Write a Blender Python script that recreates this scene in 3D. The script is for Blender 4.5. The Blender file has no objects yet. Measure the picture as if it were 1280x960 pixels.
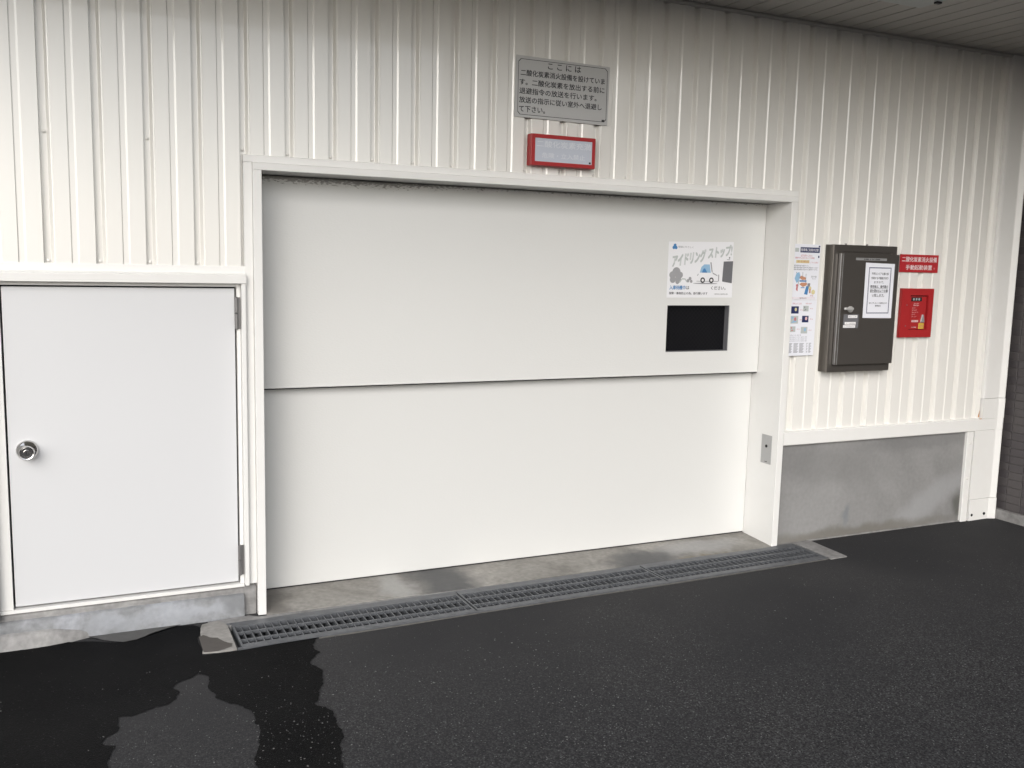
import bpy, bmesh, math, random
from mathutils import Vector, Matrix
R = math.radians
random.seed(7)
sc = bpy.context.scene
COL = sc.collection

# ------------------------------------------------------------ camera
cam = bpy.data.objects.new('camera', bpy.data.cameras.new('camera'))
COL.objects.link(cam)
cam.data.sensor_width = 36.0
cam.data.lens = 1174.5 / 1280 * 36.0
cam.data.clip_start = 0.02
cam.data.clip_end = 2000
cam.matrix_world = (Matrix.Translation((0.4158, -3.9687, 1.522)) @ Matrix.Rotation(R(-24.799), 4, 'Z')
                    @ Matrix.Rotation(R(90 - 7.392), 4, 'X') @ Matrix.Rotation(R(1.3147), 4, 'Z'))
sc.camera = cam

# ------------------------------------------------------------ sky, sun, exposure
SUN_EL, SUN_AZ = 31.0, -30.0        # azimuth from the wall's normal, negative = from the left
w = bpy.data.worlds.new("World"); sc.world = w; w.use_nodes = True
nt = w.node_tree; nt.nodes.clear()
sky = nt.nodes.new('ShaderNodeTexSky'); sky.sky_type = 'NISHITA'; sky.sun_disc = False
sky.sun_elevation = R(SUN_EL); sky.sun_rotation = R(180 + 30)
sky.air_density = 1.0; sky.dust_density = 2.0; sky.ozone_density = 1.0
bg = nt.nodes.new('ShaderNodeBackground'); bg.inputs['Strength'].default_value = 0.15
wo = nt.nodes.new('ShaderNodeOutputWorld')
hs_ = nt.nodes.new('ShaderNodeHueSaturation'); hs_.inputs['Saturation'].default_value = .38   # thin high cloud whitens the sky
nt.links.new(sky.outputs[0], hs_.inputs['Color']); nt.links.new(hs_.outputs[0], bg.inputs[0]); nt.links.new(bg.outputs[0], wo.inputs[0])
sl = bpy.data.lights.new('sun', 'SUN'); sl.energy = 0.5; sl.angle = R(50); sl.color = (1, .99, .985)
so = bpy.data.objects.new('sun', sl); COL.objects.link(so)
d = Vector((math.sin(R(SUN_AZ)) * math.cos(R(SUN_EL)), -math.cos(R(SUN_AZ)) * math.cos(R(SUN_EL)), math.sin(R(SUN_EL))))
so.rotation_euler = d.to_track_quat('Z', 'Y').to_euler()
sc.view_settings.view_transform = 'Standard'
sc.view_settings.look = 'None'
sc.view_settings.gamma = 1.0
sc.view_settings.use_curve_mapping = False
sc.view_settings.exposure = .92

# ------------------------------------------------------------ material helpers
def mat(name, col, rough=0.5, metal=0.0, spec=0.5, var=0.0, vscale=3.0, vcol=None, bump=0.0, bscale=80.0,
        bdetail=3.0, stretch=(1, 1, 1), wave=0.0, rvar=0.0, coat=0.0):
    """principled material with noise in colour, roughness and relief (object-space = world metres)"""
    m = bpy.data.materials.new(name); m.use_nodes = True
    n = m.node_tree.nodes; l = m.node_tree.links
    b = n['Principled BSDF']
    b.inputs['Base Color'].default_value = (*col, 1)
    b.inputs['Roughness'].default_value = rough
    b.inputs['Metallic'].default_value = metal
    b.inputs['Specular IOR Level'].default_value = spec
    b.inputs['Coat Weight'].default_value = coat
    geo = n.new('ShaderNodeNewGeometry')
    mp = n.new('ShaderNodeMapping'); mp.inputs['Scale'].default_value = stretch
    l.new(geo.outputs['Position'], mp.inputs['Vector'])
    vec = mp.outputs[0]
    if var > 0:
        t = n.new('ShaderNodeTexNoise'); t.inputs['Scale'].default_value = vscale
        t.inputs['Detail'].default_value = 6; t.inputs['Roughness'].default_value = .6
        l.new(vec, t.inputs['Vector'])
        rm = n.new('ShaderNodeMapRange'); rm.inputs['From Min'].default_value = .35; rm.inputs['From Max'].default_value = .7
        rm.inputs['To Max'].default_value = var
        l.new(t.outputs['Fac'], rm.inputs['Value'])
        mx = n.new('ShaderNodeMix'); mx.data_type = 'RGBA'
        mx.inputs['A'].default_value = (*col, 1)
        mx.inputs['B'].default_value = (*(vcol or [c * .6 for c in col]), 1)
        l.new(rm.outputs[0], mx.inputs['Factor']); l.new(mx.outputs['Result'], b.inputs['Base Color'])
    if rvar > 0:
        t = n.new('ShaderNodeTexNoise'); t.inputs['Scale'].default_value = vscale * 2.3; t.inputs['Detail'].default_value = 4
        l.new(vec, t.inputs['Vector'])
        rm = n.new('ShaderNodeMapRange'); rm.inputs['To Min'].default_value = rough - rvar; rm.inputs['To Max'].default_value = rough + rvar
        rm.inputs['From Min'].default_value = .3; rm.inputs['From Max'].default_value = .7
        l.new(t.outputs['Fac'], rm.inputs['Value']); l.new(rm.outputs[0], b.inputs['Roughness'])
    prev = None
    if bump > 0:
        t = n.new('ShaderNodeTexNoise'); t.inputs['Scale'].default_value = bscale; t.inputs['Detail'].default_value = bdetail
        l.new(vec, t.inputs['Vector'])
        bp = n.new('ShaderNodeBump'); bp.inputs['Strength'].default_value = 1; bp.inputs['Distance'].default_value = bump
        l.new(t.outputs['Fac'], bp.inputs['Height']); prev = bp
    if wave > 0:
        t = n.new('ShaderNodeTexNoise'); t.inputs['Scale'].default_value = 1.6; t.inputs['Detail'].default_value = 1
        l.new(geo.outputs['Position'], t.inputs['Vector'])
        bp = n.new('ShaderNodeBump'); bp.inputs['Strength'].default_value = 1; bp.inputs['Distance'].default_value = wave
        l.new(t.outputs['Fac'], bp.inputs['Height'])
        if prev: l.new(prev.outputs[0], bp.inputs['Normal'])
        prev = bp
    if prev: l.new(prev.outputs[0], b.inputs['Normal'])
    return m

def nd(m): return m.node_tree.nodes, m.node_tree.links, m.node_tree.nodes['Principled BSDF']

M = {}
M['siding'] = mat('cream_siding_paint', (.755, .742, .705), .25, spec=.85, var=.05, vscale=3, vcol=(.70, .68, .63), stretch=(1, 1, .35), bump=.00003, bscale=25, wave=.0018, coat=.5)
M['trim'] = mat('cream_trim_paint', (.73, .725, .705), .3, spec=.5, var=.15, vscale=9, vcol=(.62, .60, .56), bump=.00006, bscale=50, wave=.003)
M['door'] = mat('white_embossed_door_paint', (.635, .635, .618), .30, spec=.7, var=0, vscale=1.2, vcol=(.61, .605, .58), bump=.0005, bscale=260, stretch=(.35, 1, 1), wave=.004)
M['leaf'] = mat('white_smooth_door_paint', (.59, .594, .602), .38, spec=.5, var=.1, vscale=2, vcol=(.57, .57, .585), bump=.00005, bscale=40, wave=.002)
M['gap'] = mat('black_gap', (.012, .012, .013), .9)
M['steel'] = mat('brushed_steel', (.45, .45, .46), .35, 1.0, bump=.0001, bscale=120, rvar=.08)
M['chrome'] = mat('polished_steel', (.72, .71, .70), .12, 1.0)
M['hinge'] = mat('dull_grey_hinge', (.20, .195, .195), .4, .6)
M['plate'] = mat('satin_plate', (.42, .42, .42), .42, .55, bump=.00005, bscale=200)
M['cab'] = mat('bronze_brown_cabinet', (.160, .147, .134), .33, .75, var=.2, vscale=5, vcol=(.126, .116, .106), bump=.00006, bscale=150)
M['cabside'] = M['cab']
M['red'] = mat('red_enamel', (.36, .018, .02), .38, var=.2, vscale=12, vcol=(.28, .02, .02))
M['redsign'] = mat('red_sign_face', (.40, .02, .026), .45)
M['white_print'] = mat('white_print', (.78, .76, .76), .6)
M['signface'] = mat('silver_sign_face', (.50, .50, .495), .45, .15, var=.2, vscale=9, vcol=(.43, .43, .425))
M['ink'] = mat('black_ink', (.02, .02, .024), .5)
M['inkgrey'] = mat('grey_ink', (.22, .22, .24), .6)
M['navy'] = mat('navy_ink', (.02, .03, .10), .5)
M['blue'] = mat('blue_ink', (.06, .20, .42), .5)
M['lightblue'] = mat('light_blue_ink', (.26, .43, .60), .5)
M['fadegrey'] = mat('faded_grey_ink', (.44, .47, .46), .6)
M['midgrey'] = mat('mid_grey_ink', (.30, .30, .31), .6)
M['darkgrey'] = mat('dark_grey_ink', (.13, .13, .14), .6)
M['cream'] = mat('cream_ink', (.66, .62, .58), .6)
M['orange'] = mat('orange_ink', (.50, .24, .14), .5)
M['rink'] = mat('red_ink', (.50, .17, .18), .5)
M['yellow'] = mat('yellow_ink', (.62, .55, .30), .5)
M['pinkline'] = mat('pink_ink', (.70, .45, .45), .5)
M['paper'] = mat('white_paper', (.74, .75, .80), .45, spec=.4, wave=.003)
M['poster'] = mat('poster_paper', (.74, .74, .76), .45, wave=.003)
M['lampface'] = mat('frosted_lamp_face', (.50, .53, .60), .35, var=.15, vscale=14, vcol=(.44, .47, .54))
M['lampghost'] = mat('unlit_lettering', (.64, .66, .70), .4)
M['soffit'] = mat('taupe_soffit_board', (.50, .485, .455), .6, var=.2, vscale=4, vcol=(.43, .415, .39))
M['fixture'] = mat('grey_fixture', (.50, .53, .52), .5)
M['rust'] = mat('rust', (.35, .14, .04), .9, var=.6, vscale=60, vcol=(.6, .4, .2))
M['grate'] = mat('galvanised_grating', (.15, .157, .168), .5, .45, var=.5, vscale=25, vcol=(.07, .074, .08), bump=.0003, bscale=200)
M['tile'] = mat('dark_brown_tile', (.060, .053, .056), .5, var=.4, vscale=18, vcol=(.05, .045, .047), bump=.0005, bscale=70)
M['tile2'] = mat('dark_taupe_tile', (.070, .063, .064), .5, var=.4, vscale=18, vcol=(.06, .052, .052), bump=.0005, bscale=70)
M['grout'] = mat('grey_grout', (.10, .095, .092), .85, bump=.0005, bscale=150)
M['pitch'] = mat('dark_trench_concrete', (.022, .022, .022), .9)
M['plaster'] = mat('upper_wall_render', (.6, .58, .54), .7, bump=.001)

# cast concrete with blotches, streaks and pits
def concrete(name, a, b_, c, sc1=2.2, stain=None, stretch=(1, 1, 1), rough=.8, fine=.15):
    m = bpy.data.materials.new(name); m.use_nodes = True
    n, l, b = nd(m)
    geo = n.new('ShaderNodeNewGeometry')
    mp = n.new('ShaderNodeMapping'); mp.inputs['Scale'].default_value = stretch; l.new(geo.outputs['Position'], mp.inputs[0])
    t = n.new('ShaderNodeTexNoise'); t.inputs['Scale'].default_value = sc1; t.inputs['Detail'].default_value = 7; t.inputs['Distortion'].default_value = .7
    t.inputs['Roughness'].default_value = .58
    l.new(mp.outputs[0], t.inputs['Vector'])
    r = n.new('ShaderNodeValToRGB'); e = r.color_ramp.elements
    e[0].position = .32; e[0].color = (*a, 1); e[1].position = .70; e[1].color = (*c, 1)
    x = e.new(.5); x.color = (*b_, 1)
    l.new(t.outputs['Fac'], r.inputs[0])
    out = r.outputs[0]
    t2 = n.new('ShaderNodeTexNoise'); t2.inputs['Scale'].default_value = 45; t2.inputs['Detail'].default_value = 6
    l.new(geo.outputs['Position'], t2.inputs['Vector'])
    mr = n.new('ShaderNodeMapRange'); mr.inputs['From Min'].default_value = .3; mr.inputs['From Max'].default_value = .7
    mr.inputs['To Min'].default_value = 1 - fine; mr.inputs['To Max'].default_value = 1 + fine
    l.new(t2.outputs['Fac'], mr.inputs[0])
    vm = n.new('ShaderNodeVectorMath'); vm.operation = 'SCALE'; l.new(out, vm.inputs[0]); l.new(mr.outputs[0], vm.inputs['Scale'])
    out = vm.outputs[0]
    sep = n.new('ShaderNodeSeparateXYZ'); l.new(geo.outputs['Position'], sep.inputs[0])
    for (px, py, pz, rx, ry, rz, ang, colr, amt) in (stain or []):
        # elliptical stain: centre, radii, rotation in the xz plane
        mm = n.new('ShaderNodeMapping'); mm.vector_type = 'TEXTURE'
        mm.inputs['Location'].default_value = (px, py, pz); mm.inputs['Rotation'].default_value = (0, R(ang), 0)
        mm.inputs['Scale'].default_value = (rx, ry, rz)
        nv = n.new('ShaderNodeTexNoise'); nv.inputs['Scale'].default_value = 7; nv.inputs['Detail'].default_value = 5
        l.new(geo.outputs['Position'], nv.inputs['Vector'])
        sub = n.new('ShaderNodeVectorMath'); sub.operation = 'SUBTRACT'; sub.inputs[1].default_value = (.5, .5, .5); l.new(nv.outputs['Color'], sub.inputs[0])
        s2 = n.new('ShaderNodeVectorMath'); s2.operation = 'SCALE'; s2.inputs['Scale'].default_value = .22 if fine > .1 else .10; l.new(sub.outputs[0], s2.inputs[0])
        ad = n.new('ShaderNodeVectorMath'); ad.operation = 'ADD'; l.new(geo.outputs['Position'], ad.inputs[0]); l.new(s2.outputs[0], ad.inputs[1])
        l.new(ad.outputs[0], mm.inputs[0])
        ln = n.new('ShaderNodeVectorMath'); ln.operation = 'LENGTH'; l.new(mm.outputs[0], ln.inputs[0])
        m2 = n.new('ShaderNodeMapRange'); m2.interpolation_type = 'SMOOTHSTEP'; m2.inputs['From Min'].default_value = 1.25; m2.inputs['From Max'].default_value = .35
        m2.inputs['To Max'].default_value = amt; l.new(ln.outputs['Value'], m2.inputs[0])
        mx = n.new('ShaderNodeMix'); mx.data_type = 'RGBA'; mx.inputs['B'].default_value = (*colr, 1)
        l.new(out, mx.inputs['A']); l.new(m2.outputs[0], mx.inputs['Factor']); out = mx.outputs['Result']
    l.new(out, b.inputs['Base Color'])
    b.inputs['Roughness'].default_value = rough
    bp = n.new('ShaderNodeBump'); bp.inputs['Distance'].default_value = .0012; l.new(t2.outputs['Fac'], bp.inputs['Height']); l.new(bp.outputs[0], b.inputs['Normal'])
    return m
M['stem'] = concrete('grey_cast_concrete', (.19, .188, .186), (.225, .223, .22), (.26, .258, .255), 2.0,
    [(5.05, 0, .16, .42, 9, .10, -27, (.31, .313, .318), .6), (4.25, 0, .42, .5, 9, .12, 8, (.15, .148, .145), .4),
     (4.9, 0, .52, .6, 9, .06, 0, (.13, .13, .13), .4), (5.3, 0, .12, .06, 9, .10, 0, (.07, .07, .06), .8),
     (4.45, 0, .02, .9, 9, .045, 0, (.13, .12, .10), .7), (4.38, 0, .13, .03, 9, .07, 0, (.13, .15, .17), .5)], stretch=(1, 1, .8), fine=.06)
M['sill'] = concrete('buff_sill_concrete', (.17, .16, .145), (.24, .23, .21), (.32, .305, .28), 2.6,
    [(1.95, .08, 0, .17, .3, 9, 0, (.07, .072, .075), .85), (3.05, .02, 0, .28, .14, 9, 0, (.08, .082, .085), .85),
     (1.72, .08, 0, .09, .2, 9, 0, (.36, .36, .35), .6), (3.45, .1, 0, .3, .1, 9, 0, (.36, .36, .36), .5), (1.15, .05, 0, .1, .2, 9, 0, (.12, .11, .10), .7),
     (3.4, -.05, 0, .25, .03, 9, 0, (.16, .13, .07), .5)])
M['kerb'] = concrete('efflorescent_kerb_concrete', (.13, .135, .14), (.20, .205, .21), (.29, .30, .32), 4.5,
    [(.80, 0, .055, .2, 9, .04, 0, (.33, .345, .37), .6), (.52, 0, .04, .12, 9, .04, -10, (.31, .325, .35), .5), (.96, 0, .07, .06, 9, .05, 0, (.15, .155, .16), .7)])
M['patch'] = concrete('rough_mortar', (.17, .165, .16), (.23, .225, .22), (.30, .295, .285), 6)
M['padm'] = concrete('buff_pad_concrete', (.20, .195, .18), (.25, .24, .225), (.30, .29, .27), 6,
    [])

def asphalt(name, dark, light, rough0, rough1, flake, bumpd):
    m = bpy.data.materials.new(name); m.use_nodes = True
    n, l, b = nd(m)
    geo = n.new('ShaderNodeNewGeometry')
    big = n.new('ShaderNodeTexNoise'); big.inputs['Scale'].default_value = 1.1; big.inputs['Detail'].default_value = 5
    l.new(geo.outputs['Position'], big.inputs['Vector'])
    fine = n.new('ShaderNodeTexNoise'); fine.inputs['Scale'].default_value = 260; fine.inputs['Detail'].default_value = 4
    l.new(geo.outputs['Position'], fine.inputs['Vector'])
    vo = n.new('ShaderNodeTexVoronoi'); vo.inputs['Scale'].default_value = 190; vo.inputs['Randomness'].default_value = 1
    l.new(geo.outputs['Position'], vo.inputs['Vector'])
    r = n.new('ShaderNodeValToRGB'); e = r.color_ramp.elements
    e[0].position = .35; e[0].color = (*dark, 1); e[1].position = .68; e[1].color = (*light, 1)
    l.new(big.outputs['Fac'], r.inputs[0])
    # pale stone flecks: only some voronoi cells, denser away from the wall where the binder has worn off
    sepc = n.new('ShaderNodeSeparateColor'); l.new(vo.outputs['Color'], sepc.inputs[0])
    dist = n.new('ShaderNodeMapRange'); dist.inputs['From Min'].default_value = 0; dist.inputs['From Max'].default_value = .45
    dist.inputs['To Min'].default_value = 1; dist.inputs['To Max'].default_value = 0; l.new(vo.outputs['Distance'], dist.inputs[0])
    spp = n.new('ShaderNodeSeparateXYZ'); l.new(geo.outputs['Position'], spp.inputs[0])
    wear = n.new('ShaderNodeMath'); wear.operation = 'MULTIPLY_ADD'; wear.inputs[1].default_value = -.5; wear.inputs[2].default_value = 0
    l.new(spp.outputs['Y'], wear.inputs[0])
    wadd = n.new('ShaderNodeMath'); wadd.operation = 'ADD'; l.new(wear.outputs[0], wadd.inputs[0]); l.new(big.outputs['Fac'], wadd.inputs[1])
    wr = n.new('ShaderNodeMapRange'); wr.inputs['From Min'].default_value = .75; wr.inputs['From Max'].default_value = 1.4
    wr.inputs['To Min'].default_value = .985; wr.inputs['To Max'].default_value = .82; l.new(wadd.outputs[0], wr.inputs[0])
    gt = n.new('ShaderNodeMath'); gt.operation = 'GREATER_THAN'; l.new(sepc.outputs[0], gt.inputs[0]); l.new(wr.outputs[0], gt.inputs[1])
    mu = n.new('ShaderNodeMath'); mu.operation = 'MULTIPLY'; l.new(gt.outputs[0], mu.inputs[0]); l.new(dist.outputs[0], mu.inputs[1])
    mul = n.new('ShaderNodeMath'); mul.operation = 'MULTIPLY'; mul.use_clamp = True; l.new(mu.outputs[0], mul.inputs[0]); l.new(sepc.outputs[1], mul.inputs[1])
    mx = n.new('ShaderNodeMix'); mx.data_type = 'RGBA'; mx.inputs['B'].default_value = (*flake, 1)
    l.new(r.outputs[0], mx.inputs['A']); l.new(mul.outputs[0], mx.inputs['Factor'])
    mr = n.new('ShaderNodeMapRange'); mr.inputs['From Min'].default_value = .3; mr.inputs['From Max'].default_value = .7; mr.inputs['To Min'].default_value = .8; mr.inputs['To Max'].default_value = 1.22
    l.new(fine.outputs['Fac'], mr.inputs[0])
    wm = n.new('ShaderNodeMapRange'); wm.inputs['From Min'].default_value = .8; wm.inputs['From Max'].default_value = 1.4; wm.inputs['To Min'].default_value = .06; wm.inputs['To Max'].default_value = .75
    l.new(wadd.outputs[0], wm.inputs[0])
    pw = n.new('ShaderNodeMath'); pw.operation = 'POWER'; pw.inputs[1].default_value = 2.2; l.new(sepc.outputs[2], pw.inputs[0])
    sg = n.new('ShaderNodeMapRange'); sg.inputs['To Min'].default_value = -.45; sg.inputs['To Max'].default_value = 1.3; l.new(pw.outputs[0], sg.inputs[0])
    ma = n.new('ShaderNodeMath'); ma.operation = 'MULTIPLY'; l.new(sg.outputs[0], ma.inputs[0]); l.new(wm.outputs[0], ma.inputs[1])
    mb = n.new('ShaderNodeMath'); mb.operation = 'ADD'; l.new(ma.outputs[0], mb.inputs[0]); l.new(mr.outputs[0], mb.inputs[1])
    vm = n.new('ShaderNodeVectorMath'); vm.operation = 'SCALE'; l.new(mx.outputs['Result'], vm.inputs[0]); l.new(mb.outputs[0], vm.inputs['Scale'])
    l.new(vm.outputs[0], b.inputs['Base Color']); b.inputs['Specular IOR Level'].default_value = .05
    rr = n.new('ShaderNodeMapRange'); rr.inputs['From Min'].default_value = .35; rr.inputs['From Max'].default_value = .65; rr.inputs['To Min'].default_value = rough0; rr.inputs['To Max'].default_value = rough1
    l.new(big.outputs['Fac'], rr.inputs[0]); l.new(rr.outputs[0], b.inputs['Roughness'])
    hs = n.new('ShaderNodeMath'); hs.operation = 'ADD'; l.new(dist.outputs[0], hs.inputs[0]); l.new(fine.outputs['Fac'], hs.inputs[1])
    wb = n.new('ShaderNodeMapRange'); wb.inputs['From Min'].default_value = .75; wb.inputs['From Max'].default_value = 1.4; wb.inputs['To Min'].default_value = .12; wb.inputs['To Max'].default_value = 1
    l.new(wadd.outputs[0], wb.inputs[0])
    bp = n.new('ShaderNodeBump'); bp.inputs['Distance'].default_value = bumpd; l.new(hs.outputs[0], bp.inputs['Height']); l.new(wb.outputs[0], bp.inputs['Strength'])
    l.new(bp.outputs[0], b.inputs['Normal'])
    return m
M['asphalt'] = asphalt('dry_asphalt', (.034, .034, .0355), (.048, .0475, .048), .8, .95, (.24, .24, .235), .0045)
M['wet'] = asphalt('wet_asphalt', (.002, .0021, .0024), (.0035, .0036, .004), .45, .65, (.10, .10, .10), .0035)

# dirt scraped along the top edge of the lift door
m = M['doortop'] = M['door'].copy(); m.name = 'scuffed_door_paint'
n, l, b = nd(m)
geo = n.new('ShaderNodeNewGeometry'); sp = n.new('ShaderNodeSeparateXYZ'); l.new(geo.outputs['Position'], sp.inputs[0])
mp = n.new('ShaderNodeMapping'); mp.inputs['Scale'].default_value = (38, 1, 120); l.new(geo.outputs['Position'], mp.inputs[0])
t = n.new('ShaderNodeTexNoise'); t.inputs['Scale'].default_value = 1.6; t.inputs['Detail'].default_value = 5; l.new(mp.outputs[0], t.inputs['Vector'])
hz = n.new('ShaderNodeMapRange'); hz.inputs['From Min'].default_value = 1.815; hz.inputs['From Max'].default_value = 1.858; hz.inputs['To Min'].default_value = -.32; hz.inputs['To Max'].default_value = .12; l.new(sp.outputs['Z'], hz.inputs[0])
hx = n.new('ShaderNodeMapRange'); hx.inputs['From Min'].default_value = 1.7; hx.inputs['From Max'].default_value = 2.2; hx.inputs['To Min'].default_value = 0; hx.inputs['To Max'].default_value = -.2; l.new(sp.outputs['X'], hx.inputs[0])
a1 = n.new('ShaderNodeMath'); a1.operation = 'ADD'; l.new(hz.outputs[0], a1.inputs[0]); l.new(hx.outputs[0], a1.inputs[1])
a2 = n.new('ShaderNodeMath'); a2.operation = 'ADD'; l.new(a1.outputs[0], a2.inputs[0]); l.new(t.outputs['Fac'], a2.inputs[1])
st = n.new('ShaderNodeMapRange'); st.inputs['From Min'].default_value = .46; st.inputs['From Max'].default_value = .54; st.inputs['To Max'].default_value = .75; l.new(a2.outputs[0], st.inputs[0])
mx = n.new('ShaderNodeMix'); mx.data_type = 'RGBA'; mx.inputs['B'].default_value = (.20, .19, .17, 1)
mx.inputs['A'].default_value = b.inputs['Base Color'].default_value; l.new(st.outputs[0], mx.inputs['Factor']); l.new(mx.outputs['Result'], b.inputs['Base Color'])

# dark glass with diagonal safety wires
m = M['wired'] = mat('black_wired_glass', (.004, .004, .005), .35, spec=.25)
n, l, b = nd(m)
geo = n.new('ShaderNodeNewGeometry'); sp = n.new('ShaderNodeSeparateXYZ'); l.new(geo.outputs['Position'], sp.inputs[0])
last = None
for sgn in (1, -1):
    a = n.new('ShaderNodeMath'); a.operation = 'MULTIPLY_ADD'; a.inputs[1].default_value = sgn; l.new(sp.outputs['X'], a.inputs[0]); l.new(sp.outputs['Z'], a.inputs[2])
    c = n.new('ShaderNodeMath'); c.operation = 'PINGPONG'; c.inputs[1].default_value = .012; l.new(a.outputs[0], c.inputs[0])
    g = n.new('ShaderNodeMath'); g.operation = 'LESS_THAN'; g.inputs[1].default_value = .0022; l.new(c.outputs[0], g.inputs[0])
    if last:
        x = n.new('ShaderNodeMath'); x.operation = 'MAXIMUM'; l.new(last, x.inputs[0]); l.new(g.outputs[0], x.inputs[1]); last = x.outputs[0]
    else: last = g.outputs[0]
mx = n.new('ShaderNodeMix'); mx.data_type = 'RGBA'; mx.inputs['A'].default_value = (.003, .003, .004, 1); mx.inputs['B'].default_value = (.010, .010, .012, 1)
l.new(last, mx.inputs['Factor']); l.new(mx.outputs['Result'], b.inputs['Base Color'])

# ------------------------------------------------------------ object helpers
def wloc(o):
    v = Vector((0, 0, 0))
    while o: v += o.location; o = o.parent
    return v
def link(name, me, m, parent=None, loc=None):
    """verts of me are world coordinates unless loc is given"""
    o = bpy.data.objects.new(name, me); COL.objects.link(o)
    if m and not me.materials: me.materials.append(m)
    if parent:
        o.parent = parent
        if loc is None: me.transform(Matrix.Translation(-wloc(parent)))
        else: o.location = Vector(loc) - wloc(parent)
    elif loc is not None: o.location = loc
    return o
def mesh(name, verts, faces):
    me = bpy.data.meshes.new(name); me.from_pydata([tuple(v) for v in verts], [], faces); me.update(); return me
def recalc(bm, me):
    bmesh.ops.recalc_face_normals(bm, faces=bm.faces); bm.to_mesh(me); bm.free()
def boxmesh(name, boxes, bev=0.0, seg=1):
    me = bpy.data.meshes.new(name); bm = bmesh.new()
    for (x0, x1, y0, y1, z0, z1) in boxes:
        r = bmesh.ops.create_cube(bm, size=1)
        bmesh.ops.transform(bm, matrix=Matrix.Translation(((x0 + x1) / 2, (y0 + y1) / 2, (z0 + z1) / 2)) @ Matrix.Diagonal((x1 - x0, y1 - y0, z1 - z0, 1)), verts=r['verts'])
    if bev > 0:
        bmesh.ops.bevel(bm, geom=bm.edges[:], offset=bev, segments=seg, affect='EDGES', profile=.5)
    recalc(bm, me); return me
def box(name, b, m, parent=None, bev=0.0, seg=1): return link(name, boxmesh(name, [b], bev, seg), m, parent)
def prism(name, prof, axis, a, b, m, parent=None, bev=0.0):
    """closed profile extruded along axis: 'x' profile=(y,z); 'z' profile=(x,y); 'y' profile=(x,z)"""
    def P(p, t): return {'x': (t, p[0], p[1]), 'z': (p[0], p[1], t), 'y': (p[0], t, p[1])}[axis]
    k = len(prof)
    vs = [P(p, a) for p in prof] + [P(p, b) for p in prof]
    fs = [tuple(range(k)), tuple(range(2 * k - 1, k - 1, -1))] + [(i, (i + 1) % k, k + (i + 1) % k, k + i) for i in range(k)]
    me = mesh(name, vs, fs); bm = bmesh.new(); bm.from_mesh(me)
    bmesh.ops.recalc_face_normals(bm, faces=bm.faces)
    if bev: bmesh.ops.bevel(bm, geom=bm.edges[:], offset=bev, segments=1, affect='EDGES')
    bm.to_mesh(me); bm.free()
    return link(name, me, m, parent)
def lathe(name, prof, centre, axis, m, parent=None, seg=32, smooth=True):
    """prof = (radius, distance along axis)"""
    ax = Vector(axis).normalized(); u = ax.orthogonal().normalized(); v = ax.cross(u)
    vs = []; fs = []; c = Vector(centre)
    for r, h in prof:
        for i in range(seg):
            a = 2 * math.pi * i / seg; vs.append(c + ax * h + (u * math.cos(a) + v * math.sin(a)) * r)
    for j in range(len(prof) - 1):
        for i in range(seg): fs.append((j * seg + i, j * seg + (i + 1) % seg, (j + 1) * seg + (i + 1) % seg, (j + 1) * seg + i))
    fs.append(tuple(range(seg))); fs.append(tuple(range((len(prof) - 1) * seg, len(prof) * seg)))
    me = mesh(name, vs, fs); bm = bmesh.new(); bm.from_mesh(me); recalc(bm, me)
    if smooth:
        for p in me.polygons: p.use_smooth = len(p.vertices) == 4
        me.set_sharp_from_angle(angle=R(40))
    return link(name, me, m, parent)
def thing(name, label, cat, loc=(0, 0, 0), group=None):
    o = bpy.data.objects.new(name, None); COL.objects.link(o); o.location = loc; o.empty_display_size = .05
    o['label'] = label; o['category'] = cat
    if group: o['group'] = group
    return o
def tag(o, label, cat, group=None):
    o['label'] = label; o['category'] = cat
    if group: o['group'] = group
    return o
def struct(o): o['kind'] = 'structure'; return o

# print lying on a face that looks towards -y
def text(body, x0, x1, zc, h, y, m, parent, bold=0.0, name='lettering', slope=0.0, shear=0.0, spacing=1.0):
    cu = bpy.data.curves.new('t', 'FONT'); cu.body = body; cu.size = 1; cu.space_character = spacing
    cu.resolution_u = 2; cu.shear = shear
    o = bpy.data.objects.new('t', cu); COL.objects.link(o)
    me = bpy.data.meshes.new_from_object(o.evaluated_get(bpy.context.evaluated_depsgraph_get()))
    bpy.data.objects.remove(o); bpy.data.curves.remove(cu)
    xs = [v.co.x for v in me.vertices]; zs = [v.co.y for v in me.vertices]
    a, b = min(xs), max(xs); c = (min(zs) + max(zs)) / 2; hh = max(max(zs) - min(zs), 1e-3)
    for v in me.vertices:
        f = (v.co.x - a) / (b - a)
        v.co = (x0 + f * (x1 - x0), y, zc + (v.co.y - c) * h / hh + slope * (f - .5) * (x1 - x0))
    me.materials.clear()
    bm = bmesh.new(); bm.from_mesh(me)
    if bold > 0:                       # a heavier face: the same strokes laid over themselves with tiny shifts
        base = bm.verts[:] + bm.edges[:] + bm.faces[:]; d_ = bold * h * .9
        for k_, (dx, dz) in enumerate(((1, 0), (0, 1), (1, 1))):
            g_ = bmesh.ops.duplicate(bm, geom=base)['geom']
            bmesh.ops.translate(bm, verts=[v for v in g_ if isinstance(v, bmesh.types.BMVert)], vec=(dx * d_, -.00004 * (k_ + 1), dz * d_))
    bm.normal_update()
    if sum(f.normal.y * f.calc_area() for f in bm.faces) > 0: bmesh.ops.reverse_faces(bm, faces=bm.faces)
    bm.to_mesh(me); bm.free()
    return link(name, me, m, parent)
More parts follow.
